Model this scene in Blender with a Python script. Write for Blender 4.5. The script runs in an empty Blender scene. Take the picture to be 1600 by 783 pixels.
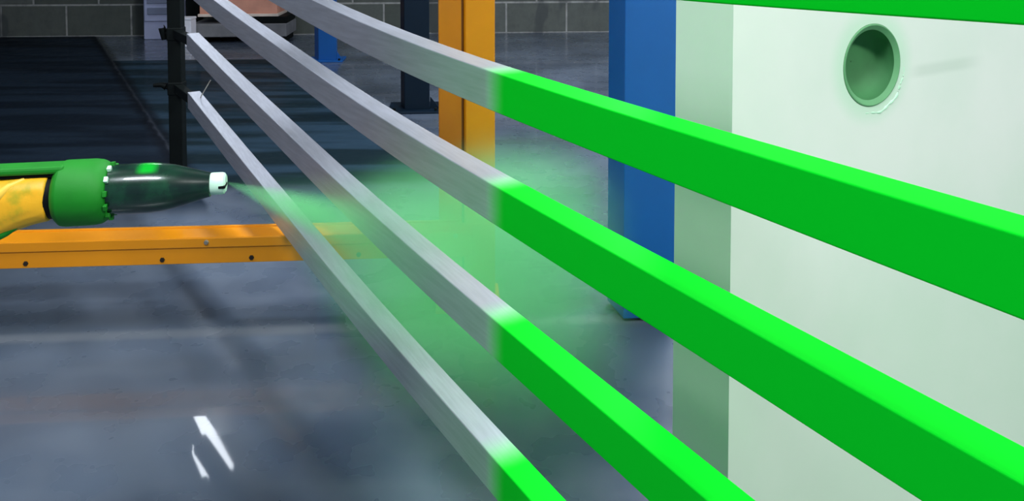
import bpy, bmesh, math, random
from mathutils import Vector, Matrix, noise
random.seed(7)
S = bpy.context.scene
COL = S.collection

# ------------------------------------------------------------------ camera
F = 1300.0; W, H = 1600, 783
PITCH = math.radians(2.5); CAM_Z = 1.3; CY = -53.2
cam_d = bpy.data.cameras.new('camera'); cam = bpy.data.objects.new('camera', cam_d); COL.objects.link(cam)
cam.location = (0, 0, CAM_Z); cam.rotation_euler = (math.radians(90) - PITCH, 0, 0)
cam_d.sensor_fit = 'HORIZONTAL'; cam_d.sensor_width = 36.0; cam_d.lens = 36.0 * F / W
cam_d.shift_x = 0; cam_d.shift_y = -(H / 2 - CY) / W
cam_d.clip_start = 0.05; cam_d.clip_end = 100
S.camera = cam

def ray(px, py):
    a = (px - 800) / F; b = -(py - CY) / F
    return Vector((a, math.cos(PITCH) + b * math.sin(PITCH), -math.sin(PITCH) + b * math.cos(PITCH)))
def at(px, py, Y):                       # point seen at a pixel, at depth Y
    r = ray(px, py); return Vector((0, 0, CAM_Z)) + r * (Y / r.y)
def ground(px, py, z=0.0):               # point seen at a pixel, at height z
    r = ray(px, py); return Vector((0, 0, CAM_Z)) + r * ((z - CAM_Z) / r.z)
def mirrored(px, py, zc):                # point seen by reflection in the floor, at height zc
    g = ground(px, py); r = ray(px, py); return g + Vector((r.x, r.y, -r.z)) * (zc / -r.z)

# ------------------------------------------------------------------ light
S.view_settings.view_transform = 'Standard'; S.view_settings.look = 'None'
S.view_settings.exposure = 0.0; S.view_settings.gamma = 1.0; S.view_settings.use_curve_mapping = False
world = bpy.data.worlds.new('world'); S.world = world; world.use_nodes = True
bg = world.node_tree.nodes['Background']; bg.inputs[0].default_value = (0.50, 0.66, 1.0, 1); bg.inputs[1].default_value = 0.32

S.cycles.volume_bounces = 4; S.cycles.volume_step_rate = 1.0
CEIL = 3.9
def area(name, loc, rot, sx, sy, power, color):
    d = bpy.data.lights.new(name, 'AREA'); d.shape = 'RECTANGLE'; d.size = sx; d.size_y = sy
    d.energy = power; d.color = color
    o = bpy.data.objects.new(name, d); COL.objects.link(o); o.location = loc; o.rotation_euler = rot; return o
FILL_LAMPS = [  # x, y, power, colour : added fill lamps out of view, each under an added fixture
    (-0.7, -0.4, 112, (0.86, 0.93, 1.0)),
    (-2.6, 1.6, 45, (0.88, 0.94, 1.0)),
    (2.6, -1.2, 240, (0.97, 1.0, 0.98)),
    (0.5, 3.5, 290, (0.84, 0.90, 1.0)),
    (2.2, 7.0, 150, (0.86, 0.90, 1.0)),
]

# ------------------------------------------------------------------ helpers
def srgb(r, g, b):
    f = lambda c: (c / 255 / 12.92) if c / 255 <= 0.04045 else ((c / 255 + 0.055) / 1.055) ** 2.4
    return (f(r), f(g), f(b), 1)
def tag(o, label=None, cat=None, group=None, kind=None):
    if label: o['label'] = label
    if cat: o['category'] = cat
    if group: o['group'] = group
    if kind: o['kind'] = kind
    return o
def empty(name, loc, label, cat, group=None, rz=0.0):
    o = bpy.data.objects.new(name, None); COL.objects.link(o); o.location = loc; o.rotation_euler = (0, 0, rz)
    o.empty_display_size = 0.1
    return tag(o, label, cat, group)
def obj(name, bm, m, parent=None, smooth=False, loc=None, rot=None):
    bmesh.ops.recalc_face_normals(bm, faces=bm.faces)
    me = bpy.data.meshes.new(name); bm.to_mesh(me); bm.free(); me.materials.append(m)
    if smooth:
        for p in me.polygons: p.use_smooth = True
        me.set_sharp_from_angle(angle=math.radians(35))
    o = bpy.data.objects.new(name, me); COL.objects.link(o)
    if parent: o.parent = parent
    if loc is not None: o.location = loc
    if rot is not None: o.rotation_euler = rot
    return o
def box(bm, x0, x1, y0, y1, z0, z1, bev=0.0, mat=None):
    t = bmesh.new()
    bmesh.ops.create_cube(t, size=1)
    for v in t.verts:
        v.co = Vector(((x0 + x1) / 2 + v.co.x * (x1 - x0), (y0 + y1) / 2 + v.co.y * (y1 - y0), (z0 + z1) / 2 + v.co.z * (z1 - z0)))
    if bev: bmesh.ops.bevel(t, geom=t.edges[:], offset=bev, segments=2, profile=0.5, affect='EDGES')
    if mat: bmesh.ops.transform(t, matrix=mat, verts=t.verts)
    merge(bm, t)
def merge(bm, t):
    me = bpy.data.meshes.new('tmp'); t.to_mesh(me); t.free(); bm.from_mesh(me); bpy.data.meshes.remove(me)
def lathe(bm, prof, n=48, mat=None, cap=True):      # profile (x along axis, r), axis = local X
    t = bmesh.new(); rings = []
    for x, r in prof:
        rings.append([t.verts.new((x, r * math.cos(2 * math.pi * k / n), r * math.sin(2 * math.pi * k / n))) for k in range(n)])
    for a, b in zip(rings, rings[1:]):
        for k in range(n): t.faces.new((a[k], a[(k + 1) % n], b[(k + 1) % n], b[k]))
    if cap: t.faces.new(rings[0]); t.faces.new(rings[-1])
    if mat: bmesh.ops.transform(t, matrix=mat, verts=t.verts)
    merge(bm, t)
def tube(bm, pts, r, n=12):
    pts = [Vector(p) for p in pts]; t = bmesh.new(); rings = []
    for i, p in enumerate(pts):
        d = (pts[min(i + 1, len(pts) - 1)] - pts[max(i - 1, 0)]).normalized()
        ref = Vector((0, 0, 1)) if abs(d.z) < 0.9 else Vector((1, 0, 0))
        u = d.cross(ref).normalized(); v = d.cross(u)
        rr = r[i] if isinstance(r, (list, tuple)) else r
        rings.append([t.verts.new(p + u * rr * math.cos(2 * math.pi * k / n) + v * rr * math.sin(2 * math.pi * k / n)) for k in range(n)])
    for a, b in zip(rings, rings[1:]):
        for k in range(n): t.faces.new((a[k], a[(k + 1) % n], b[(k + 1) % n], b[k]))
    t.faces.new(rings[0]); t.faces.new(rings[-1])
    merge(bm, t)
def prism(bm, foot, z0, z1, bev=0.0):
    t = bmesh.new()
    lo = [t.verts.new((p[0], p[1], z0)) for p in foot]; hi = [t.verts.new((p[0], p[1], z1)) for p in foot]
    n = len(foot); t.faces.new(lo); t.faces.new(hi)
    for k in range(n): t.faces.new((lo[k], lo[(k + 1) % n], hi[(k + 1) % n], hi[k]))
    bmesh.ops.recalc_face_normals(t, faces=t.faces)
    if bev: bmesh.ops.bevel(t, geom=t.edges[:], offset=bev, segments=2, profile=0.5, affect='EDGES')
    merge(bm, t)

# ------------------------------------------------------------------ materials
class NT:
    def __init__(s, name):
        s.m = bpy.data.materials.new(name); s.m.use_nodes = True; s.t = s.m.node_tree; s.n = s.t.nodes
        s.p = s.n.get('Principled BSDF'); s.out = s.n.get('Material Output')
    def node(s, typ, **kw):
        nd = s.n.new(typ)
        for k, v in kw.items(): setattr(nd, k, v)
        return nd
    def link(s, a, b): s.t.links.new(a, b)
    def val(s, sock, v):
        if hasattr(v, 'is_output') or isinstance(v, bpy.types.NodeSocket): s.link(v, sock)
        else: sock.default_value = v
    def math(s, op, a, b=0.0, c=None):
        nd = s.node('ShaderNodeMath', operation=op); s.val(nd.inputs[0], a); s.val(nd.inputs[1], b)
        if c is not None: s.val(nd.inputs[2], c)
        return nd.outputs[0]
    def ramp(s, v, a, b, lo=0.0, hi=1.0):           # smooth step
        nd = s.node('ShaderNodeMapRange', interpolation_type='SMOOTHSTEP')
        s.val(nd.inputs[0], v); nd.inputs[1].default_value = a; nd.inputs[2].default_value = b
        nd.inputs[3].default_value = lo; nd.inputs[4].default_value = hi
        return nd.outputs[0]
    def mix(s, f, a, b):
        nd = s.node('ShaderNodeMix', data_type='RGBA'); s.val(nd.inputs[0], f); s.val(nd.inputs[6], a); s.val(nd.inputs[7], b)
        return nd.outputs[2]
    def noise(s, vec, scale, detail=4, rough=0.55):
        nd = s.node('ShaderNodeTexNoise'); s.link(vec, nd.inputs['Vector']); nd.inputs['Scale'].default_value = scale
        nd.inputs['Detail'].default_value = detail; nd.inputs['Roughness'].default_value = rough
        return nd.outputs[0]
    def coord(s, kind='Object'): return s.node('ShaderNodeTexCoord').outputs[kind]
    def scale(s, vec, v):
        nd = s.node('ShaderNodeVectorMath', operation='MULTIPLY'); s.link(vec, nd.inputs[0]); nd.inputs[1].default_value = v
        return nd.outputs[0]
    def dot(s, vec, d, off=0.0):
        nd = s.node('ShaderNodeVectorMath', operation='DOT_PRODUCT'); s.link(vec, nd.inputs[0]); nd.inputs[1].default_value = d
        return s.math('SUBTRACT', nd.outputs['Value'], off)
    def sep(s, vec):
        nd = s.node('ShaderNodeSeparateXYZ'); s.link(vec, nd.inputs[0]); return nd.outputs
    def bump(s, h, strength, dist=0.01):
        nd = s.node('ShaderNodeBump'); s.link(h, nd.inputs['Height']); nd.inputs['Strength'].default_value = strength
        nd.inputs['Distance'].default_value = dist; s.link(nd.outputs[0], s.p.inputs['Normal'])
def set_p(t, **kw):
    for k, v in kw.items(): t.p.inputs[k.replace('_', ' ')].default_value = v

def painted(name, col, rough=0.4, var=0.12, scale=6, metal=0.0, dust=None, dust_amt=0.0, bump=0.05, spec=0.5):
    t = NT(name); c = t.coord()
    n = t.noise(c, scale)
    dark = tuple(x * (1 - var) for x in col[:3]) + (1,); lite = tuple(min(1, x * (1 + var)) for x in col[:3]) + (1,)
    base = t.mix(t.ramp(n, 0.3, 0.7), dark, lite)
    if dust: base = t.mix(t.math('MULTIPLY', t.ramp(t.noise(c, scale * 2.3), 0.45, 0.7), dust_amt), base, dust)
    t.link(base, t.p.inputs['Base Color'])
    set_p(t, Roughness=rough, Metallic=metal, Specular_IOR_Level=spec)
    t.bump(t.noise(c, scale * 12), bump, 0.002)
    return t.m

EX = Vector((math.cos(math.radians(4)), math.sin(math.radians(4)), 0))    # building axes
EY = Vector((-EX.y, EX.x, 0))
RZ = math.radians(4)

GREEN = (0.0, 0.64, 0.016, 1)

def floor_material():
    t = NT('polished_concrete'); g = t.node('ShaderNodeNewGeometry').outputs['Position']
    cloud = t.noise(g, 1.1, 2, 0.4); fine = t.noise(g, 6, 3, 0.5); streak = t.noise(t.scale(g, (0.35, 2.6, 1)), 1.6, 2)
    base = t.mix(t.ramp(cloud, 0.32, 0.68), srgb(56, 68, 84), srgb(98, 110, 126))
    base = t.mix(t.ramp(streak, 0.35, 0.75, 0, 0.55), base, srgb(82, 92, 104))
    base = t.mix(t.ramp(fine, 0.35, 0.85, 0, 0.15), base, srgb(128, 136, 144))
    # darker and paler strips across the slab, parallel to the back wall
    yv = t.dot(g, tuple(EY)); 
    def depth(px, py): return ground(px, py).dot(EY)
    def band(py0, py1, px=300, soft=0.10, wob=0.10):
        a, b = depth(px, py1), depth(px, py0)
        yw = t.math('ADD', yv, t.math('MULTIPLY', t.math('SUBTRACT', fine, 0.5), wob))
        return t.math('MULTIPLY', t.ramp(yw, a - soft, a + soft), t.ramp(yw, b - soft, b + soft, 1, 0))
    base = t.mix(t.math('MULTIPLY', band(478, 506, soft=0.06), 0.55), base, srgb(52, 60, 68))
    base = t.mix(t.math('MULTIPLY', band(514, 527, soft=0.02, wob=0.02), 0.3), base, srgb(160, 164, 168))
    base = t.mix(t.math('MULTIPLY', band(183, 196, 850, soft=0.05), 0.5), base, srgb(70, 76, 84))
    base = t.mix(t.math('MULTIPLY', band(215, 225, 850, soft=0.06), 0.4), base, srgb(70, 76, 84))
    # dark L-shaped area, its long edges parallel to the rails
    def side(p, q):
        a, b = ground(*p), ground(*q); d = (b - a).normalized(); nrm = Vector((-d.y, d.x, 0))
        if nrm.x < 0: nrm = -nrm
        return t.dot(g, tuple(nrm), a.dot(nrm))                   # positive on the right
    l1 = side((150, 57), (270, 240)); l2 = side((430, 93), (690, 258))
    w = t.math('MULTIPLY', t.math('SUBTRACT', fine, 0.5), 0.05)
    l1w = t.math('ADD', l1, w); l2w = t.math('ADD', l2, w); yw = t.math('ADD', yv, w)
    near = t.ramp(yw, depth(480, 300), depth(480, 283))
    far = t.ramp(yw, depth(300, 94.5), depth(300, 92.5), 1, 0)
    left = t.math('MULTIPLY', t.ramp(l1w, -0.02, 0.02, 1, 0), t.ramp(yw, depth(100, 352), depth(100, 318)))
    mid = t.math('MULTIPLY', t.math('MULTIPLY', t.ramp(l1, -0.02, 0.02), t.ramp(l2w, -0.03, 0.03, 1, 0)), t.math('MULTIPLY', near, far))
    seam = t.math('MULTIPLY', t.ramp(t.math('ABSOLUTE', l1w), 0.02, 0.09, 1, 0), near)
    left_dark = t.mix(t.ramp(streak, 0.4, 0.6), srgb(14, 24, 34), srgb(26, 38, 50))
    mid_dark = t.mix(t.ramp(streak, 0.4, 0.62), srgb(20, 36, 42), srgb(40, 60, 74))
    base = t.mix(left, base, left_dark); base = t.mix(mid, base, mid_dark)
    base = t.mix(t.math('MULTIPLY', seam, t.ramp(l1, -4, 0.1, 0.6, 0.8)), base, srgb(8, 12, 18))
    t.link(base, t.p.inputs['Base Color'])
    rough = t.ramp(fine, 0.3, 0.7, 0.22, 0.38)
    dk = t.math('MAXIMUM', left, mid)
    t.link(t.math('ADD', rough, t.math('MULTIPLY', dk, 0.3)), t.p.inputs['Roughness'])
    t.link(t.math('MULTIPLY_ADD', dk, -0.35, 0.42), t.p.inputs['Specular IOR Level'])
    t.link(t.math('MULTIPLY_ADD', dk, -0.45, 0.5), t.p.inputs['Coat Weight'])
    set_p(t, Coat_Roughness=0.035, Coat_IOR=1.45)
    t.bump(t.noise(g, 3.0, 3), 0.012, 0.02)
    return t.m

def block_material():
    t = NT('concrete_blocks'); c = t.coord()
    x, y, z = t.sep(c)[0:3]
    cb = t.node('ShaderNodeCombineXYZ'); t.link(x, cb.inputs[0]); t.link(z, cb.inputs[1])
    br = t.node('ShaderNodeTexBrick'); t.link(cb.outputs[0], br.inputs['Vector'])
    br.offset = 0.5; br.inputs['Scale'].default_value = 1.0
    br.inputs['Brick Width'].default_value = 0.765; br.inputs['Row Height'].default_value = 0.385
    br.inputs['Mortar Size'].default_value = 0.014; br.inputs['Mortar Smooth'].default_value = 0.4
    br.inputs['Color1'].default_value = srgb(80, 86, 78); br.inputs['Color2'].default_value = srgb(104, 108, 102)
    br.inputs['Mortar'].default_value = srgb(165, 165, 160)
    n = t.noise(c, 9, 6, 0.7)
    col = t.mix(t.ramp(n, 0.35, 0.75, 0, 0.5), br.outputs['Color'], srgb(70, 74, 70))
    n2 = t.noise(t.scale(c, (1.4, 1, 0.5)), 1.5, 3)
    col = t.mix(t.ramp(n2, 0.56, 0.62, 0, 0.6), col, srgb(60, 64, 66))
    t.link(col, t.p.inputs['Base Color']); set_p(t, Roughness=0.85)
    h = t.math('SUBTRACT', t.math('MULTIPLY', n, 0.3), br.outputs['Fac'])
    t.bump(h, 0.5, 0.01)
    return t.m

def rail_material():
    # bare aluminium tube; everything past the local origin is covered with powder paint
    t = NT('aluminium_half_painted'); c = t.coord(); x, y, z = t.sep(c)[0:3]
    wob = t.math('MULTIPLY', t.math('SUBTRACT', t.noise(c, 14, 3), 0.5), 0.02)
    xs = t.math('ADD', x, wob)
    cover = t.ramp(xs, -0.05, 0.07)
    top = t.ramp(t.sep(t.coord('Normal'))[2], 0.3, 0.7, 1.0, 0.12)
    dust = t.math('MULTIPLY', t.ramp(xs, -0.65, 0.02, 0, 0.32), top)
    fac = t.math('MAXIMUM', cover, dust)
    brush = t.noise(t.scale(c, (3, 60, 60)), 2.0, 4); blotch = t.noise(t.scale(c, (1, 3, 3)), 6.0, 4)
    metal = t.mix(t.ramp(brush, 0.3, 0.7), srgb(178, 181, 190), srgb(192, 195, 204))
    metal = t.mix(t.ramp(blotch, 0.45, 0.75, 0, 0.25), metal, srgb(156, 158, 160))
    col = t.mix(fac, metal, GREEN)
    t.link(col, t.p.inputs['Base Color'])
    t.link(t.ramp(fac, 0, 0.6, 0.6, 0.0), t.p.inputs['Metallic'])
    t.link(t.ramp(fac, 0, 1, 0.38, 0.55), t.p.inputs['Roughness'])
    t.link(t.ramp(fac, 0, 1, 0.5, 0.06), t.p.inputs['Specular IOR Level'])
    t.bump(t.noise(c, 40, 3), 0.04, 0.001)
    return t.m

def plaster_material(centre):
    t = NT('white_panel_dusted'); c = t.coord(); x, y, z = t.sep(c)[0:3]
    cx, cz = centre
    n = t.noise(c, 3, 4)
    base = t.mix(t.ramp(n, 0.3, 0.7), srgb(222, 232, 216), srgb(230, 236, 222))
    # overspray settled on the panel, more of it lower down
    zz = t.math('ADD', z, t.math('MULTIPLY', t.math('SUBTRACT', n, 0.5), 0.5))
    base = t.mix(t.ramp(zz, 0.2, 1.1, 0.4, 0.0), base, srgb(190, 232, 188))
    dx = t.math('SUBTRACT', x, cx); dz = t.math('SUBTRACT', z, cz)
    r = t.math('SQRT', t.math('ADD', t.math('MULTIPLY', dx, dx), t.math('MULTIPLY', dz, dz)))
    base = t.mix(t.math('MULTIPLY', t.ramp(r, 0.08, 0.125, 1, 0), 0.45), base, srgb(170, 226, 180))
    # faint smear to the right of the port
    sl = t.math('SUBTRACT', dz, t.math('MULTIPLY', dx, 0.03)); sl = t.math('ADD', sl, 0.026)
    sm = t.math('MULTIPLY', t.ramp(t.math('ABSOLUTE', sl), 0.004, 0.018, 1, 0), t.math('MULTIPLY', t.ramp(dx, 0.09, 0.15), t.ramp(dx, 0.25, 0.36, 1, 0)))
    base = t.mix(t.math('MULTIPLY', sm, 0.22), base, srgb(150, 176, 150))
    t.link(base, t.p.inputs['Base Color']); set_p(t, Roughness=0.6)
    t.bump(t.noise(c, 25, 4), 0.05, 0.002)
    return t.m

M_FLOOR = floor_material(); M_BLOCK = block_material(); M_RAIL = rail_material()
M_YEL = painted('amber_enamel', (0.80, 0.28, 0.004, 1), 0.33, 0.06, 3)
M_BLUE = painted('blue_enamel', srgb(0, 92, 168), 0.45, 0.06, 3)
M_NAVY = painted('navy_enamel', srgb(4, 22, 36), 0.5, 0.1, 3, spec=0.2)
M_BLACK = painted('black_steel', srgb(8, 14, 13), 0.6, 0.2, 5, spec=0.15)
M_DARKHOLE = painted('bolt_black', srgb(30, 20, 8), 0.6, 0.1, 5)
M_STEEL = painted('zinc_steel', srgb(190, 185, 170), 0.3, 0.1, 30, metal=0.8)
M_CEIL = painted('ceiling_sheet', srgb(165, 172, 190), 0.8, 0.06, 0.6)
M_CONC = painted('grey_plinth', srgb(120, 120, 122), 0.8, 0.15, 6)
M_PALE = painted('pale_grey_enamel', srgb(170, 176, 205), 0.5, 0.08, 4)
M_CARD = painted('salmon_board', srgb(226, 160, 134), 0.8, 0.1, 4)
M_WHITE = painted('white_board', srgb(235, 235, 240), 0.7, 0.05, 5)
M_GUNGREEN = painted('powdered_green', (0.0, 0.20, 0.004, 1), 0.65, 0.1, 12, bump=0.1)
M_GUNYEL = painted('yellow_glove_rubber', srgb(246, 180, 30), 0.5, 0.08, 10, dust=(0.10, 0.30, 0.01, 1), dust_amt=0.55, bump=0.2)
M_NOZ = painted('mint_plastic', srgb(205, 240, 215), 0.4, 0.08, 30)
M_PORT_IN = painted('green_dusted_dark', srgb(62, 122, 72), 0.75, 0.12, 12)
M_PORT_RING = painted('green_dusted_ring', srgb(100, 160, 108), 0.7, 0.08, 12)
M_SEAL = painted('dusted_sealant', srgb(192, 236, 200), 0.7, 0.08, 12)

def barrel_material():
    t = NT('smoked_barrel'); c = t.coord(); n = t.noise(c, 22, 4)
    base = t.mix(t.ramp(n, 0.35, 0.75), srgb(12, 34, 26), srgb(22, 70, 44))
    x, y, z = t.sep(c)[0:3]
    # one patch of fresh powder on the top
    px = t.math('MULTIPLY', t.ramp(t.math('ABSOLUTE', t.math('ADD', x, 0.1155)), 0.004, 0.020, 1, 0), t.ramp(z, 0.0264, 0.032))
    base = t.mix(t.math('MULTIPLY', px, 0.85), base, (0.0, 0.45, 0.02, 1))
    t.link(base, t.p.inputs['Base Color']); set_p(t, Roughness=0.24, Coat_Weight=0.3)
    t.bump(n, 0.08, 0.002); return t.m
def emit(name, col, s):
    t = NT(name); set_p(t, Base_Color=col, Emission_Color=col, Emission_Strength=s); return t.m

# ------------------------------------------------------------------ setting
WALL_P = ground(120, 57)
bm = bmesh.new(); box(bm, -8.5, 7.5, -4.2, 11.5, -0.1, 0.0)
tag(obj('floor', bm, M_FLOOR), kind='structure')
bm = bmesh.new(); box(bm, -8, 10, 0, 0.25, -0.1, CEIL)
o838 = at(838, 20, 10.5)
off = (Vector((o838.x, o838.y, 0)) - WALL_P).dot(EX)
x_off = off % 0.765
wb = obj('wall_back', bm, M_BLOCK, loc=WALL_P + EX * (x_off - 0.765 * 0) , rot=(0, 0, RZ)); tag(wb, kind='structure')
bm = bmesh.new(); box(bm, -8.6, -8.4, -4.3, 11.6, -0.1, CEIL); tag(obj('wall_left', bm, M_CEIL), kind='structure')
bm = bmesh.new(); box(bm, -8.6, 7.6, -4.3, 11.6, CEIL, CEIL + 0.1); tag(obj('ceiling', bm, M_CEIL), kind='structure')

# white panel wall at the right, with a round port in it
C0 = at(1145, 100, 1.40); C0.z = 0
phi = math.radians(28)                                  # the face runs to the right and away
wall_rot = phi
# local frame: x along the face, y into the wall, origin at the near corner
tt = 0.348; zc = 1.044; RP = 0.079
def wall_with_hole():
    bm = bmesh.new(); L, T, Hh = 3.2, 0.150, CEIL
    n = 64; s = 0.12
    circ, sq, circb = [], [], []
    for k in range(n):
        a = 2 * math.pi * (k + 0.5) / n; ca, sa = math.cos(a), math.sin(a); m = max(abs(ca), abs(sa))
        circ.append(bm.verts.new((tt + RP * ca, 0, zc + RP * sa)))
        circb.append(bm.verts.new((tt + RP * ca, 0.135, zc + RP * sa)))
        sq.append(bm.verts.new((tt + s * ca / m, 0, zc + s * sa / m)))
    for k in range(n):
        j = (k + 1) % n
        bm.faces.new((circ[k], circ[j], sq[j], sq[k])); bm.faces.new((circ[k], circ[j], circb[j], circb[k]))
    bm.faces.new(circb)
    # corner points of the square are off its sampled outline: fill them and the rest of the face
    def quad(x0, x1, z0, z1, y=0.0): bm.faces.new([bm.verts.new(p) for p in ((x0, y, z0), (x1, y, z0), (x1, y, z1), (x0, y, z1))])
    quad(0, tt - s, 0, Hh); quad(tt + s, L, 0, Hh); quad(tt - s, tt + s, 0, zc - s); quad(tt - s, tt + s, zc + s, Hh)
    for sx, sz in ((1, 1), (-1, 1), (-1, -1), (1, -1)):
        k = {(1, 1): n // 8 - 1, (-1, 1): 3 * n // 8 - 1, (-1, -1): 5 * n // 8 - 1, (1, -1): 7 * n // 8 - 1}[(sx, sz)]
        cv = bm.verts.new((tt + s * sx, 0, zc + s * sz)); bm.faces.new((sq[k], cv, sq[k + 1]))
    quad(0, L, 0, Hh, T)
    for a, b in (((0, 0), (0, T)), ((L, 0), (L, T))):
        bm.faces.new([bm.verts.new(p) for p in ((a[0], a[1], 0), (b[0], b[1], 0), (b[0], b[1], Hh), (a[0], a[1], Hh))])
    bmesh.ops.remove_doubles(bm, verts=bm.verts, dist=1e-5)
    return bm
M_PLAST = plaster_material((tt, zc))
wr = obj('wall_right', wall_with_hole(), M_PLAST, loc=C0, rot=(0, 0, wall_rot)); tag(wr, kind='structure')
WM = Matrix.Translation(C0) @ Matrix.Rotation(wall_rot, 4, 'Z')
port = empty('wall_port', WM @ Vector((tt, 0, zc)), 'round green-dusted port hole sunk into the white panel wall', 'port', rz=wall_rot)
toY = Matrix.Rotation(math.radians(90), 4, 'Z')
bm = bmesh.new()      # ring: axis local Y
lathe(bm, [(0.0, RP - 0.0005), (-0.0015, RP - 0.001), (-0.002, RP - 0.003), (0.002, RP - 0.009), (0.004, RP - 0.012), (0.03, RP - 0.012), (0.03, RP - 0.001)], 72, toY, cap=False)
obj('rim', bm, M_PORT_RING, port, smooth=True)
bm = bmesh.new()
lathe(bm, [(0.004, RP - 0.0122), (0.020, RP - 0.014), (0.035, RP - 0.022), (0.045, RP - 0.04), (0.049, 0.012), (0.049, 0.001)], 72, toY, cap=False)
tag(obj('bowl', bm, M_PORT_IN, port, smooth=True), 'dark green recessed bowl')
bm = bmesh.new(); pts = []; rr = []
for k in range(36):
    a = math.radians(-112 + 118 * k / 35); q = RP + 0.010 + 0.0015 * math.sin(k * 0.7) + 0.006 * math.sin(math.pi * k / 35)
    pts.append((q * math.cos(a), 0.0015, q * math.sin(a))); rr.append((0.0022 + 0.0006 * math.sin(k * 1.9)) * (0.4 + math.sin(math.pi * k / 35)))
tube(bm, pts, rr, 10); obj('sealant_bead', bm, M_SEAL, port, smooth=True)

# ------------------------------------------------------------------ rails
G = [(290, 88), (333, 98), (560, 158), (760, 213), (1100, 314), (1600, 474)]
CF = [(290, -35), (333, 0), (480, 106), (560, 163), (747, 276), (1100, 475), (1600, 757)]
def interp(tab, x):       # smooth (Catmull-like) Hermite interpolation with linear ends
    n = len(tab); d = []
    for i in range(n):
        a = tab[max(i - 1, 0)]; b = tab[min(i + 1, n - 1)]; d.append((b[1] - a[1]) / (b[0] - a[0]))
    if x >= tab[-1][0]: return tab[-1][1] + d[-1] * (x - tab[-1][0])
    for i in range(n - 1):
        if x <= tab[i + 1][0]:
            h = tab[i + 1][0] - tab[i][0]; t = (x - tab[i][0]) / h
            h00 = 2 * t**3 - 3 * t**2 + 1; h10 = t**3 - 2 * t**2 + t; h01 = -2 * t**3 + 3 * t**2; h11 = t**3 - t**2
            return h00 * tab[i][1] + h10 * h * d[i] + h01 * tab[i + 1][1] + h11 * h * d[i + 1]
path = []
for x in [290, 300, 315, 333, 360, 400, 440, 480, 520, 560, 620, 680, 720, 760, 820, 880, 960, 1040, 1120, 1220, 1330, 1450, 1600]:
    path.append(at(x, interp(CF, x), 325.0 / interp(G, x)))
d = (path[-1] - path[-4]).normalized()
for k in range(1, 6): path.append(path[-1] + d * 0.25)
# relax the hand-measured path a little so the tube bends smoothly
for _ in range(3):
    path = [path[0]] + [path[i] * 0.5 + (path[i - 1] + path[i + 1]) * 0.25 if (path[i + 1] - path[i - 1]).length < 0.5 else path[i] for i in range(1, len(path) - 1)] + [path[-1]]
P0 = at(760, interp(CF, 760), 325.0 / 213)
ang = math.atan2((path[-6] - path[12]).y, (path[-6] - path[12]).x)
RW, RH = 0.054, 0.0725
def rail_bm():
    inv = Matrix.Rotation(-ang, 4, 'Z')
    loc = [inv @ (p - P0) for p in path]
    bm = bmesh.new(); rings = []; c = 0.0022
    sec = []
    for (cx, cz, a0) in ((RW - c, -c, 0), (c, -c, 90), (c, -RH + c, 180), (RW - c, -RH + c, 270)):
        for k in range(4):
            a = math.radians(a0 + 30 * k); sec.append((cx + c * math.cos(a), cz + c * math.sin(a)))
    for i, p in enumerate(loc):
        dd = loc[min(i + 1, len(loc) - 1)] - loc[max(i - 1, 0)]; dd.z = 0; dd.normalize()
        nrm = Vector((-dd.y, dd.x, 0))         # away from the camera side
        rings.append([bm.verts.new(p + nrm * a + Vector((0, 0, b))) for a, b in sec])
    n = len(sec)
    for a, b in zip(rings, rings[1:]):
        for k in range(n): bm.faces.new((a[k], a[(k + 1) % n], b[(k + 1) % n], b[k]))
    bm.faces.new(rings[0]); bm.faces.new(rings[-1])
    return bm
SP = 0.25
TILT = {4: (0.0187, -0.0056), 3: (0.004, -0.001)}        # the upper rails hang a touch out of parallel
RLAB = [(-2.056, 'lowest rail, bare silver down to a green tip at the bottom of the view'),
        (-1.0, 'second rail up from the floor, passing through the densest green spray mist'),
        (0.0, 'middle rail of the five, crossing the yellow post where the fresh green begins'),
        (0.837, 'second rail from the top, green where it passes in front of the large blue post'),
        (1.80, 'topmost green rail, only its underside edge showing above the round port')]
rail0 = None
for k, (r, lab) in enumerate(RLAB):
    if rail0 is None:
        o = rail0 = obj('aluminium_rail', rail_bm(), M_RAIL)
    else:
        o = rail0.copy(); COL.objects.link(o)
    o.location = P0 + Vector((0, 0, r * SP)); o.rotation_euler = (0, -TILT.get(k, (0, 0))[0], ang); o.location.z += TILT.get(k, (0, 0))[1]
    tag(o, lab, 'rail', 'box section rails being powder painted')

# the black upright that carries the far rail ends
pc = at(276, 100, 4.0)
def upright(loc, rz, label, knobs):
    t = empty('rail_stand', loc, label, 'stand', 'uprights holding the rails', rz=rz)
    bm = bmesh.new(); box(bm, -0.032, 0.032, -0.032, 0.032, 0.012, 1.80, 0.003); obj('upright', bm, M_BLACK, t)
    bm = bmesh.new(); box(bm, -0.05, 0.05, -0.045, 0.10, 0.0, 0.012, 0.003); obj('base_plate', bm, M_BLACK, t)
    for z in knobs:
        bm = bmesh.new(); box(bm, -0.045, 0.045, -0.042, 0.042, z - 0.032, z + 0.032, 0.006)
        c = obj('clamp', bm, M_BLACK, t)
        bm = bmesh.new(); tube(bm, [(-0.045, -0.01, z), (-0.062, -0.012, z + 0.004)], 0.008); lathe(bm, [(-0.078, 0.012), (-0.074, 0.022), (-0.064, 0.024), (-0.058, 0.016)], 20, Matrix.Translation((0, -0.012, z + 0.004)))
        obj('knob', bm, M_BLACK, c, smooth=True)
    return t
def zoff(r): return P0.z + (path[0].z - P0.z) + r * SP - RH / 2
stand = upright(Vector((pc.x, pc.y, 0)), math.radians(4), 'black square upright at the left carrying the far rail ends', [])
clamp_kn = []
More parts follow.
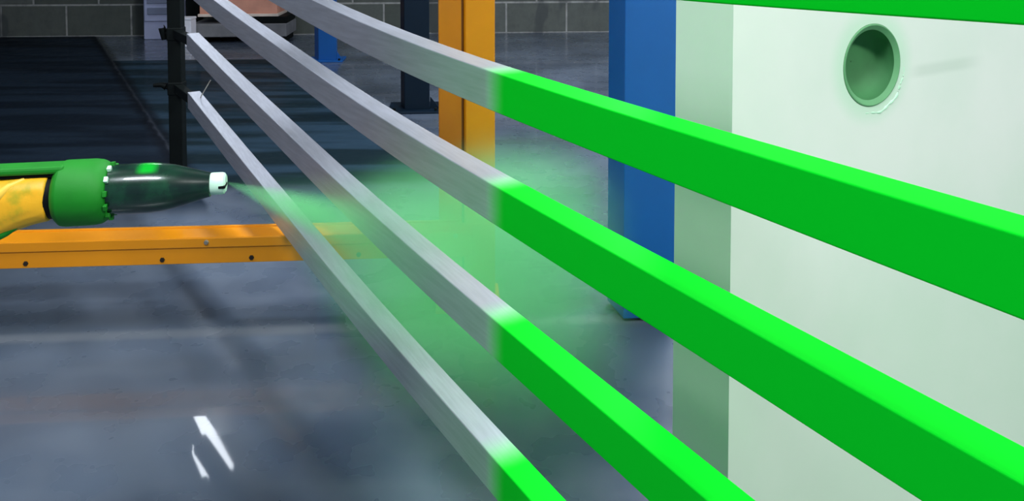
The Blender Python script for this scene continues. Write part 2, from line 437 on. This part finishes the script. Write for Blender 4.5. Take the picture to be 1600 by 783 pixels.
for r, py in ((-2.056, 152), (-1.0, 60), (0.0, None), (0.837, None), (1.8, None)):
    z = zoff(r)
    bm = bmesh.new(); box(bm, -0.036, 0.036, -0.036, 0.036, z - 0.034, z + 0.030, 0.006)
    q = stand.matrix_basis.inverted() @ Vector((path[0].x + 0.03, path[0].y + 0.0, z)); box(bm, -0.02, 0.02, -0.02, (q - Vector((0, 0, z))).length, -0.02, 0.02, 0.003,
        Matrix.Translation((0, 0, z)) @ Matrix.Rotation(math.atan2(-q.x, q.y), 4, 'Z'))
    c = obj('clamp', bm, M_BLACK, stand)
    bm = bmesh.new()
    tube(bm, [(-0.036, -0.01, z), (-0.050, -0.012, z + 0.004)], 0.009)
    if py == 152:
        tube(bm, [(-0.048, -0.012, z + 0.008), (-0.07, -0.014, z + 0.016), (-0.105, -0.016, z + 0.014)], [0.018, 0.012, 0.009])
    else:
        tube(bm, [(-0.048, -0.012, z + 0.03), (-0.060, -0.014, z + 0.024), (-0.052, -0.012, z - 0.03)], [0.014, 0.018, 0.012])
    obj('knob', bm, M_BLACK, c, smooth=True)
pe = path[-1] + Vector((0.03, -0.06, 0))
upright(Vector((pe.x, pe.y, 0)), ang, 'black square upright beside the camera carrying the near rail ends', [P0.z + (path[-1].z - P0.z) + r * SP - RH / 2 for r, _ in RLAB])

# thin wire end sticking up behind the lowest rail
a, b = at(329, 125, 3.6), at(315, 149, 3.6)
bm = bmesh.new(); tube(bm, [at(303, 160, 3.80), at(309, 162, 3.76), b, a], 0.0025, 8)
tag(obj('wire_hook', bm, M_STEEL), 'thin bare wire end sticking up by the lowest rail near the black upright', 'wire')

# ------------------------------------------------------------------ yellow guard frame
Yp = ground(750, 485)
frame = empty('guard_frame', (Yp.x, Yp.y, 0), 'amber yellow steel guard frame with one tall post and a low crossbeam', 'frame', rz=RZ)
Minv = (Matrix.Translation((Yp.x, Yp.y, 0)) @ Matrix.Rotation(RZ, 4, 'Z')).inverted()
def fl(px, Y):
    p = Minv @ at(px, 300, Y); return p.x, p.y
xl, _ = fl(728, Yp.y); xr, _ = fl(773.5, Yp.y); xb, yb = fl(686, Yp.y + 0.16)
bm = bmesh.new(); prism(bm, [(xl + 0.004, 0.012), (xr, 0.0), (xr, 0.06), (xr - 0.03, 0.17), (xb, 0.16), (xb + 0.003, 0.15)], 0.012, CEIL, 0.0)
# front flange, standing proud of the web with a narrow groove beside it
box(bm, xl, xr, -0.006, 0.02, 0.012, CEIL, 0.003)
obj('post', bm, M_YEL, frame)
bm = bmesh.new()
gx, gy = xl - 0.012, 0.042
tube(bm, [(xl - 0.010, 0.024, 0.0), (xl - 0.010, 0.024, CEIL)], 0.004, 8); tag(obj('seam_strip', bm, painted('seam_brown', srgb(110, 62, 8), 0.5), frame), 'brown seam line')
bm = bmesh.new(); box(bm, xb - 0.01, xr + 0.02, -0.02, 0.19, 0.0, 0.012, 0.003); obj('base_plate', bm, M_YEL, frame)
p_top = Minv @ at(500, 361, Yp.y - 0.06); p_bot = Minv @ at(500, 401, Yp.y - 0.06)
zt, zb = p_top.z, p_bot.z
bm = bmesh.new()     # channel beam: lower web, raised upper lip, top return
x0, x1 = -3.3, xl + 0.02
box(bm, x0, x1, -0.055, -0.020, zb, zt - 0.034, 0.002)
box(bm, x0, x1, -0.060, -0.018, zt - 0.033, zt, 0.003)
box(bm, x0, x1, -0.058, 0.045, zt - 0.004, zt + 0.001, 0.001)
box(bm, x0, x1, 0.030, 0.045, zt - 0.05, zt + 0.005, 0.002)
beam = obj('crossbeam', bm, M_YEL, frame)
bm = bmesh.new(); box(bm, xl - 0.09, xr - 0.004, -0.012, 0.0, zb - 0.004, zt + 0.002, 0.002); obj('gusset', bm, M_YEL, frame)
for px in (37, 252, 392, 560):
    q = Minv @ at(px, 405 - px * 0.027, Yp.y - 0.06 + (at(px, 400, Yp.y).x - Yp.x) * 0.07)
    bm = bmesh.new(); lathe(bm, [(-0.004, 0.0075), (0.0, 0.0085), (0.004, 0.0085)], 6, Matrix.Translation((q.x, -0.055, zb + 0.016)) @ toY)
    tag(obj('bolt', bm, M_DARKHOLE, frame), 'dark bolt head')
for px, dz in ((322, -0.014), (712, -0.014)):
    q = Minv @ at(px, 370, Yp.y - 0.06 + (at(px, 400, Yp.y).x - Yp.x) * 0.07)
    bm = bmesh.new(); lathe(bm, [(-0.006, 0.006), (-0.003, 0.008), (0.003, 0.008)], 12, Matrix.Translation((q.x, -0.061, zt + dz)) @ toY)
    tag(obj('bolt', bm, M_STEEL, frame), 'bright bolt head')
# far foot of the frame, left of the picture
bm = bmesh.new(); box(bm, x0 - 0.10, x0, -0.03, 0.07, 0.0, CEIL, 0.003); obj('post', bm, M_YEL, frame)

# ------------------------------------------------------------------ blue columns
def column(name, pxl, pxm, pxr, py, mat_, label, plate=0.05, rz=RZ, depth=None):
    base = ground((pxl + pxr) / 2, py); Y = base.y
    t = empty(name, (base.x, base.y, 0), label, 'column', 'steel columns on the concrete floor', rz=rz)
    inv = (Matrix.Translation((base.x, base.y, 0)) @ Matrix.Rotation(rz, 4, 'Z')).inverted()
    def lx(px): p = inv @ at(px, 100, Y); return p.x
    a, m_, b = lx(pxl), lx(pxm), lx(pxr); dp = depth or (b - m_)
    back = inv @ at(pxl, 100, Y + dp * 0.8)
    bm = bmesh.new(); prism(bm, [(m_, 0), (b, 0), (b - 0.01, dp), (back.x, dp * 0.8)], 0.012, CEIL, 0.003)
    obj('shaft', bm, mat_, t)
    if plate:
        bm = bmesh.new(); box(bm, a - plate, b + plate, -plate, dp + plate, 0.0, 0.014, 0.003); obj('base_plate', bm, mat_, t)
        for sx in (a - plate * 0.5, b + plate * 0.5):
            bm = bmesh.new(); lathe(bm, [(0.0, 0.012), (0.018, 0.012), (0.02, 0.009)], 6, Matrix.Translation((sx, -plate * 0.5, 0.013)) @ Matrix.Rotation(math.radians(-90), 4, 'Y'))
            obj('anchor_bolt', bm, M_BLACK, t)
        bm = bmesh.new()
        for sx, sg in ((b, 1),):
            tr = bmesh.new(); v = [tr.verts.new(p) for p in ((sx, 0.02, 0.014), (sx + sg * plate * 0.8, 0.02, 0.014), (sx + sg * 0.004, 0.02, 0.10), (sx, 0.032, 0.014), (sx + sg * plate * 0.8, 0.032, 0.014), (sx + sg * 0.004, 0.032, 0.10))]
            tr.faces.new(v[:3]); tr.faces.new(v[3:]); tr.faces.new((v[0], v[1], v[4], v[3])); tr.faces.new((v[1], v[2], v[5], v[4])); tr.faces.new((v[0], v[2], v[5], v[3])); merge(bm, tr)
        obj('stiffener', bm, mat_, t)
    return t
column('steel_column', 950, 976, 1060, 503, M_BLUE, 'wide bright blue column standing beside the white panel wall', plate=0.0)
column('steel_column', 626, 632, 671, 174, M_NAVY, 'dark navy column on a bolted base plate, left of the yellow post', plate=0.09)
column('steel_column', 492, 498, 525, 96, M_BLUE, 'distant slim blue column showing below the bare upper rails', plate=0.07)

# ------------------------------------------------------------------ things along the back wall
def wl(px, py=50): # local frame point on the wall plane
    r = ray(px, py); n_ = EY; tpar = (WALL_P - Vector((0, 0, CAM_Z))).dot(n_) / r.dot(n_); p = Vector((0, 0, CAM_Z)) + r * tpar
    return (p - WALL_P).dot(EX), p.z
def wall_thing(name, px, dist, label, cat):
    u, _ = wl(px); p = WALL_P + EX * u - EY * dist; p.z = 0
    return empty(name, p, label, cat, rz=RZ)
k = 10.35 / 1300     # metres per pixel at the wall
cab = wall_thing('wall_cabinet', 272, 0.36, 'pale grey cabinet with louvres against the block wall, behind the black upright', 'cabinet')
bm = bmesh.new(); box(bm, -29 * k, 29 * k, 0, 0.33, 0.0, 1.7, 0.01); obj('body', bm, M_PALE, cab)
bm = bmesh.new(); box(bm, -27 * k, 25 * k, -0.02, 0.0, 0.22, 1.65, 0.006); dr = obj('door', bm, M_PALE, cab)
M_LOUV = painted('louvre_grey', srgb(120, 128, 150), 0.5, 0.08, 4)
for i in range(6):
    bm = bmesh.new(); box(bm, -22 * k, 20 * k, -0.035, -0.018, 0.30 + i * 0.13, 0.38 + i * 0.13, 0.004); obj('louvre', bm, M_LOUV, dr)
dp = wall_thing('dark_post', 313, 0.30, 'narrow black post standing by the block wall between cabinet and stacked boards', 'post')
bm = bmesh.new(); box(bm, -9.5 * k, 9.5 * k, 0, 0.18, 0.012, CEIL, 0.004); obj('shaft', bm, M_BLACK, dp)
bm = bmesh.new(); box(bm, -13 * k, 13 * k, -0.05, 0.22, 0.0, 0.012); obj('base_plate', bm, M_BLACK, dp)
pl = wall_thing('grey_plinth', 399, 0.75, 'low grey plinth on two dark bearers carrying the salmon crate', 'plinth')
bm = bmesh.new(); box(bm, -72 * k, 66 * k, 0, 0.6, 0.07, 0.22, 0.01); obj('slab', bm, M_CONC, pl)
for sx in (-68, 40):
    bm = bmesh.new(); box(bm, sx * k, (sx + 22) * k, 0.02, 0.58, 0.0, 0.07); obj('bearer', bm, M_BLACK, pl)
bm = bmesh.new(); box(bm, 20 * k, 66 * k, 0.04, 0.55, 0.22, 0.30, 0.01); obj('crosspiece', bm, M_BLACK, pl)
u, _ = wl(397)
cr = empty('salmon_crate', WALL_P + EX * (u + 2 * k) - EY * 0.70 + Vector((0, 0, 0.301 - WALL_P.z)), 'salmon pink crate with a pale lip, resting on the grey plinth', 'crate', rz=RZ)
bm = bmesh.new(); box(bm, -58 * k, 52 * k, 0, 0.48, 0.03, 0.50, 0.01); obj('body', bm, M_CARD, cr)
bm = bmesh.new(); box(bm, -60 * k, 54 * k, -0.02, 0.5, 0.0, 0.032, 0.005); tag(obj('lip', bm, painted('cream_lip', srgb(232, 214, 196), 0.7), cr), 'cream coloured lip')
wbx = empty('white_carton', WALL_P + EX * (u - 64 * k) - EY * 0.83 + Vector((0, 0, 0.0 - WALL_P.z)), 'small white carton standing just right of the narrow black post', 'carton', rz=RZ)
bm = bmesh.new(); box(bm, -9 * k, 9 * k, -0.22, -0.02, 0.0, 0.30, 0.01); obj('body', bm, M_WHITE, wbx)
bm = bmesh.new(); box(bm, -9.4 * k, 9.4 * k, -0.225, -0.015, 0.30, 0.325, 0.005); obj('lid', bm, M_WHITE, wbx)

# ------------------------------------------------------------------ spray gun
TIP = at(354, 286, 1.32)
gyaw = math.radians(10)
gun = empty('spray_gun', TIP, 'powder spray gun with yellow body, green collar and dark tapered barrel', 'spray gun', rz=gyaw)
mpp = 1.30 / 1300
def gx_(px): return (px - 354) * mpp * 1.01
def gz_(py): return -(py - 286) * mpp
bm = bmesh.new()
prof = [(183, 37.5), (190, 38), (215, 38.5), (240, 38.5), (258, 37), (275, 34), (292, 29.5), (308, 25), (322, 21), (330, 19), (331, 17)]
lathe(bm, [(gx_(x), r * mpp) for x, r in prof], 64, Matrix.Translation((0, 0, gz_(287))))
obj('barrel', bm, barrel_material(), gun, smooth=True)
bm = bmesh.new()
lathe(bm, [(gx_(x), r * mpp) for x, r in [(329, 16.5), (332, 17.5), (347, 17.5), (351, 16.5), (353.5, 13)]], 40, Matrix.Translation((0, 0, gz_(286))))
nz = obj('nozzle', bm, M_NOZ, gun, smooth=True)
bm = bmesh.new(); box(bm, gx_(344), gx_(354.4), -18 * mpp, 6 * mpp, gz_(290), gz_(285.5), 0.0008); obj('slot', bm, M_BLACK, nz)
# collar: broad, with notched front edge
bm = bmesh.new()
lathe(bm, [(gx_(x), r * mpp) for x, r in [(105, 33), (105.5, 41), (114, 50), (118, 51), (160, 51), (172, 49), (181, 43), (183, 40), (183.5, 30)]], 16, Matrix.Translation((0, 0, gz_(289))) @ Matrix.Rotation(math.radians(11.25), 4, 'X'))
bmesh.ops.bevel(bm, geom=[e for e in bm.edges], offset=0.0012, segments=2, affect='EDGES')
col_o = obj('collar', bm, M_GUNGREEN, gun, smooth=True)
for a in (20, 50, 80, 110, 140, 170, 200, 320, 350, 230, 260, 290):
    bm = bmesh.new(); box(bm, gx_(181), gx_(187), -0.0044, 0.0044, 0.0374, 0.0446, 0.001, Matrix.Translation((0, 0, gz_(289))) @ Matrix.Rotation(math.radians(a), 4, 'X'))
    o = obj('lug', bm, M_NOZ if a in (20, 50) else M_GUNGREEN, col_o)
    if a in (20, 50): tag(o, 'pale mint lug')
# dark neck between collar and yellow body
bm = bmesh.new(); lathe(bm, [(gx_(94), 0.036), (gx_(108), 0.036)], 32, Matrix.Translation((0, 0, gz_(291)))); obj('neck', bm, M_BLACK, gun, smooth=True)
# yellow body swelling down into the grip, which leaves the picture at the left
secs = [(98.5, 255.5, 327, 33), (97, 254.5, 328.5, 36), (80, 254.5, 331, 37), (60, 255, 337, 38), (40, 256, 345, 38), (20, 257, 354, 38), (0, 259, 365, 38), (-25, 260, 392, 38), (-50, 262, 430, 36), (-75, 266, 480, 33), (-100, 272, 500, 30), (-125, 282, 440, 24), (-140, 300, 400, 10)]
bm = bmesh.new(); rings = []
N = 40
for i, (px, yt, yb_, hw) in enumerate(secs):
    cz = (gz_(yt) + gz_(yb_)) / 2; hz = (gz_(yt) - gz_(yb_)) / 2; ring = []
    for q in range(N):
        a = 2 * math.pi * q / N; ca, sa = math.cos(a), math.sin(a)
        e = 0.78
        y = math.copysign(abs(ca) ** e, ca) * hw * mpp; z = cz + math.copysign(abs(sa) ** e, sa) * hz
        p = Vector((gx_(px), y, z))
        if 0 < i < len(secs) - 1:
            wv = 0.0016 * math.sin(34 * (z * 9 + gx_(px) * 7)) * (0.3 + 0.7 * max(0, -ca)) + 0.001 * noise.noise(p * 60)
            p.y += math.copysign(wv, ca) if abs(ca) > .2 else 0
        ring.append(bm.verts.new(p))
    rings.append(ring)
for a_, b_ in zip(rings, rings[1:]):
    for q in range(N): bm.faces.new((a_[q], a_[(q + 1) % N], b_[(q + 1) % N], b_[q]))
bm.faces.new(rings[0]); bm.faces.new(rings[-1])
body = obj('body', bm, M_GUNYEL, gun, smooth=True)
sub = body.modifiers.new('sub', 'SUBSURF'); sub.levels = 1; sub.render_levels = 2
# raised fold across the body and a green dusted strap under it
bm = bmesh.new()
def on_body(px, py, out=0.0):
    yt = interp([(s[0], s[1]) for s in reversed(secs)], px); ybt = interp([(s[0], s[2]) for s in reversed(secs)], px); hw = interp([(s[0], s[3]) for s in reversed(secs)], px)
    tz = max(-0.97, min(0.97, ((yt + ybt) / 2 - py) / ((ybt - yt) / 2)))
    return Vector((gx_(px), -(hw * (1 - abs(tz) ** (2 / 0.78)) ** (0.78 / 2)) * mpp - out, gz_(py)))
tube(bm, [on_body(x, y, -0.003) for x, y in ((66, 259), (48, 267), (34, 280), (20, 294), (6, 304), (-12, 314), (-30, 322))], [0.003, 0.006, 0.008, 0.008, 0.008, 0.007, 0.004], 14)
tag(obj('fold', bm, painted('pale_yellow_rubber', srgb(255, 200, 70), 0.5, 0.06, 10), body, smooth=True), 'pale diagonal fold across the yellow body')
bm = bmesh.new()
tube(bm, [on_body(x, y, -0.004) for x, y in ((56, 330), (40, 337), (22, 345), (4, 354), (-14, 368), (-30, 384))], [0.003, 0.007, 0.008, 0.009, 0.009, 0.006], 14)
tag(obj('strap', bm, M_GUNGREEN, body, smooth=True), 'green powder coated edge under the body')
# cable guide running back along the top
bm = bmesh.new(); box(bm, gx_(-260), gx_(122), -0.026, 0.013, gz_(252), gz_(240.5), 0.004); obj('top_bar', bm, M_GUNGREEN, gun)
bm = bmesh.new(); box(bm, gx_(-140), gx_(108), -0.020, 0.010, gz_(258), gz_(251), 0.001); obj('spacer', bm, M_BLACK, gun)
hose_pts = [(gx_(-95), 0, gz_(470)), (gx_(-100), 0, gz_(540)), (gx_(-120), 0, gz_(660)), (gx_(-180), 0.0, gz_(860)), (gx_(-260), -0.02, gz_(1060)), (gx_(-380), -0.05, -0.90), (gx_(-560), -0.1, -0.918), (gx_(-900), -0.2, -0.918)]
TZ = TIP.z
hose_pts = [(x, y, z if z > -TZ + 0.016 else -TZ + 0.016) for x, y, z in hose_pts]
bm = bmesh.new(); tube(bm, hose_pts, 0.014, 16); obj('powder_hose', bm, M_BLACK, gun, smooth=True)

# ------------------------------------------------------------------ ceiling lights: added fill panels, then the mirrored one
M_FILL = emit('fill_panel', (0.88, 0.94, 1.0, 1), 5.0)
M_TUBE = emit('lamp_tube', (0.86, 0.92, 1.0, 1), 22.0)
M_HOUS = painted('lamp_housing', srgb(60, 66, 76), 0.5, 0.05, 5)
for i, (x, y, pw, c) in enumerate(FILL_LAMPS):  # unseen fixtures added to brighten the rails, mist and panel wall
    t = empty('ceiling_or_fill_light', (x, y, CEIL - 0.09), ['added flat fill light above and left of the camera', 'added flat fill light above and left of the spray gun', 'added flat fill light behind and right of the camera', 'added flat fill light over the middle of the floor', 'added flat fill light over the floor behind the white panel'][i], 'ceiling light', 'added fill lights outside the view')
    bm = bmesh.new(); box(bm, -0.65, 0.65, -0.33, 0.33, 0.0, 0.09, 0.005); obj('housing', bm, M_HOUS, t)
    bm = bmesh.new(); box(bm, -0.6, 0.6, -0.28, 0.28, -0.004, 0.001); obj('diffuser', bm, M_FILL, t)
    area('fill_lamp', (x, y, CEIL - 0.11), (0, 0, 0), 1.2, 0.56, pw, c)
ZL = CEIL - 0.12
La, Lb = mirrored(276, 660, ZL), mirrored(310, 740, ZL); Ra, Rb = mirrored(320, 650, ZL), mirrored(372, 738, ZL)
mid = (La + Lb + Ra + Rb) / 4; dr_ = ((La - Lb) + (Ra - Rb)).normalized(); sd = Vector((-dr_.y, dr_.x, 0))
half = ((La - Lb).length + (Ra - Rb).length) / 4; gap = abs(((La + Lb) / 2 - (Ra + Rb) / 2).dot(sd)) / 2
tw = empty('ceiling_or_fill_light', mid, 'long bright ceiling light whose slanting streak mirrors in the polished floor', 'ceiling light', rz=math.atan2(dr_.y, dr_.x))
bm = bmesh.new(); box(bm, -half - 0.04, half + 0.04, -gap - 0.04, gap + 0.04, 0.01, 0.12, 0.005); obj('housing', bm, M_HOUS, tw)
bm = bmesh.new(); box(bm, -half, half, -gap, gap, -0.03, 0.012, 0.01); obj('diffuser', bm, M_TUBE, tw)
# unseen dark bar added beside the light, to mirror as a floor streak
bm = bmesh.new(); box(bm, -6.5, -half - 0.1, -0.16, 0.16, -0.02, 0.12, 0.01); box(bm, half + 0.1, 2.4, -0.16, 0.16, -0.02, 0.12, 0.01)
tr = obj('streak_bar_1', bm, M_BLACK, loc=mid, rot=(0, 0, math.atan2(dr_.y, dr_.x))); tag(tr, kind='structure')

# ------------------------------------------------------------------ green spray mist
A = TIP + Vector((0.003, 0, 0)); B = at(820, 450, 2.5)
ax = (B - A); Lc = 1.45; ax.normalize()
rot = ax.to_track_quat('X', 'Z')
bm = bmesh.new()
prof = [(0.0, 0.006), (0.1, 0.075), (0.3, 0.21), (0.6, 0.38), (0.9, 0.46), (1.3, 0.50), (1.65, 0.40), (1.8, 0.2)]
lathe(bm, prof, 40)
bmesh.ops.transform(bm, matrix=Matrix.Translation(A) @ rot.to_matrix().to_4x4(), verts=bm.verts)
en = Vector((math.cos(phi), math.sin(phi), 0))            # kept clear of the panel wall's end face
bmesh.ops.bisect_plane(bm, geom=bm.verts[:] + bm.edges[:] + bm.faces[:], plane_co=Vector((0.28, 1.5, 0)), plane_no=Vector((1, -0.15, 0)), clear_outer=True)
bmesh.ops.holes_fill(bm, edges=[e for e in bm.edges if e.is_boundary])
bmesh.ops.transform(bm, matrix=(Matrix.Translation(A) @ rot.to_matrix().to_4x4()).inverted(), verts=bm.verts)
t = NT('green_mist'); t.n.remove(t.p)
c = t.coord(); x, y, z = t.sep(c)[0:3]
rad = t.math('SQRT', t.math('ADD', t.math('MULTIPLY', y, y), t.math('MULTIPLY', t.math('MULTIPLY', z, z), 1.6)))
rn = t.math('DIVIDE', rad, t.math('MULTIPLY_ADD', x, 0.46, 0.006))
warp = t.math('MULTIPLY', t.math('SUBTRACT', t.noise(c, 4.5, 3), 0.5), 0.5)
rn = t.math('ADD', rn, warp)
body_d = t.math('MULTIPLY', t.ramp(x, 0.2, 1.0, 0.16, 1.0), t.math('MULTIPLY', t.ramp(rn, 0.30, 1.0, 1, 0), t.ramp(x, 1.45, 1.79, 1, 0)))
r2 = t.math('DIVIDE', rad, t.math('MULTIPLY_ADD', x, 0.19, 0.003))
jet = t.math('MULTIPLY', t.ramp(r2, 0.0, 1.1, 1, 0), t.ramp(x, -0.25, 0.52, 1, 0))
pos = t.node('ShaderNodeNewGeometry').outputs['Position']
edge = t.ramp(t.dot(pos, (1, -0.15, 0), 0.28 - 0.15 * 1.5), -0.30, -0.02, 1, 0)      # thins out before the panel wall
dens = t.math('ADD', t.math('MULTIPLY', t.math('MULTIPLY', body_d, edge), 2.1), t.math('MULTIPLY', jet, 75.0))
pv = t.node('ShaderNodeVolumePrincipled'); pv.inputs['Color'].default_value = (0.34, 1.0, 0.44, 1); t.link(dens, pv.inputs['Density'])
pv.inputs['Absorption Color'].default_value = (0.0, 0.0, 0.0, 1); pv.inputs['Anisotropy'].default_value = 0.0
t.link(pv.outputs[0], t.out.inputs['Volume'])
mist = obj('spray_mist', bm, t.m, loc=A); mist.rotation_mode = 'QUATERNION'; mist.rotation_quaternion = rot
tag(mist, 'fan of bright green powder mist blowing from the gun nozzle onto the rails', 'mist', kind='stuff')
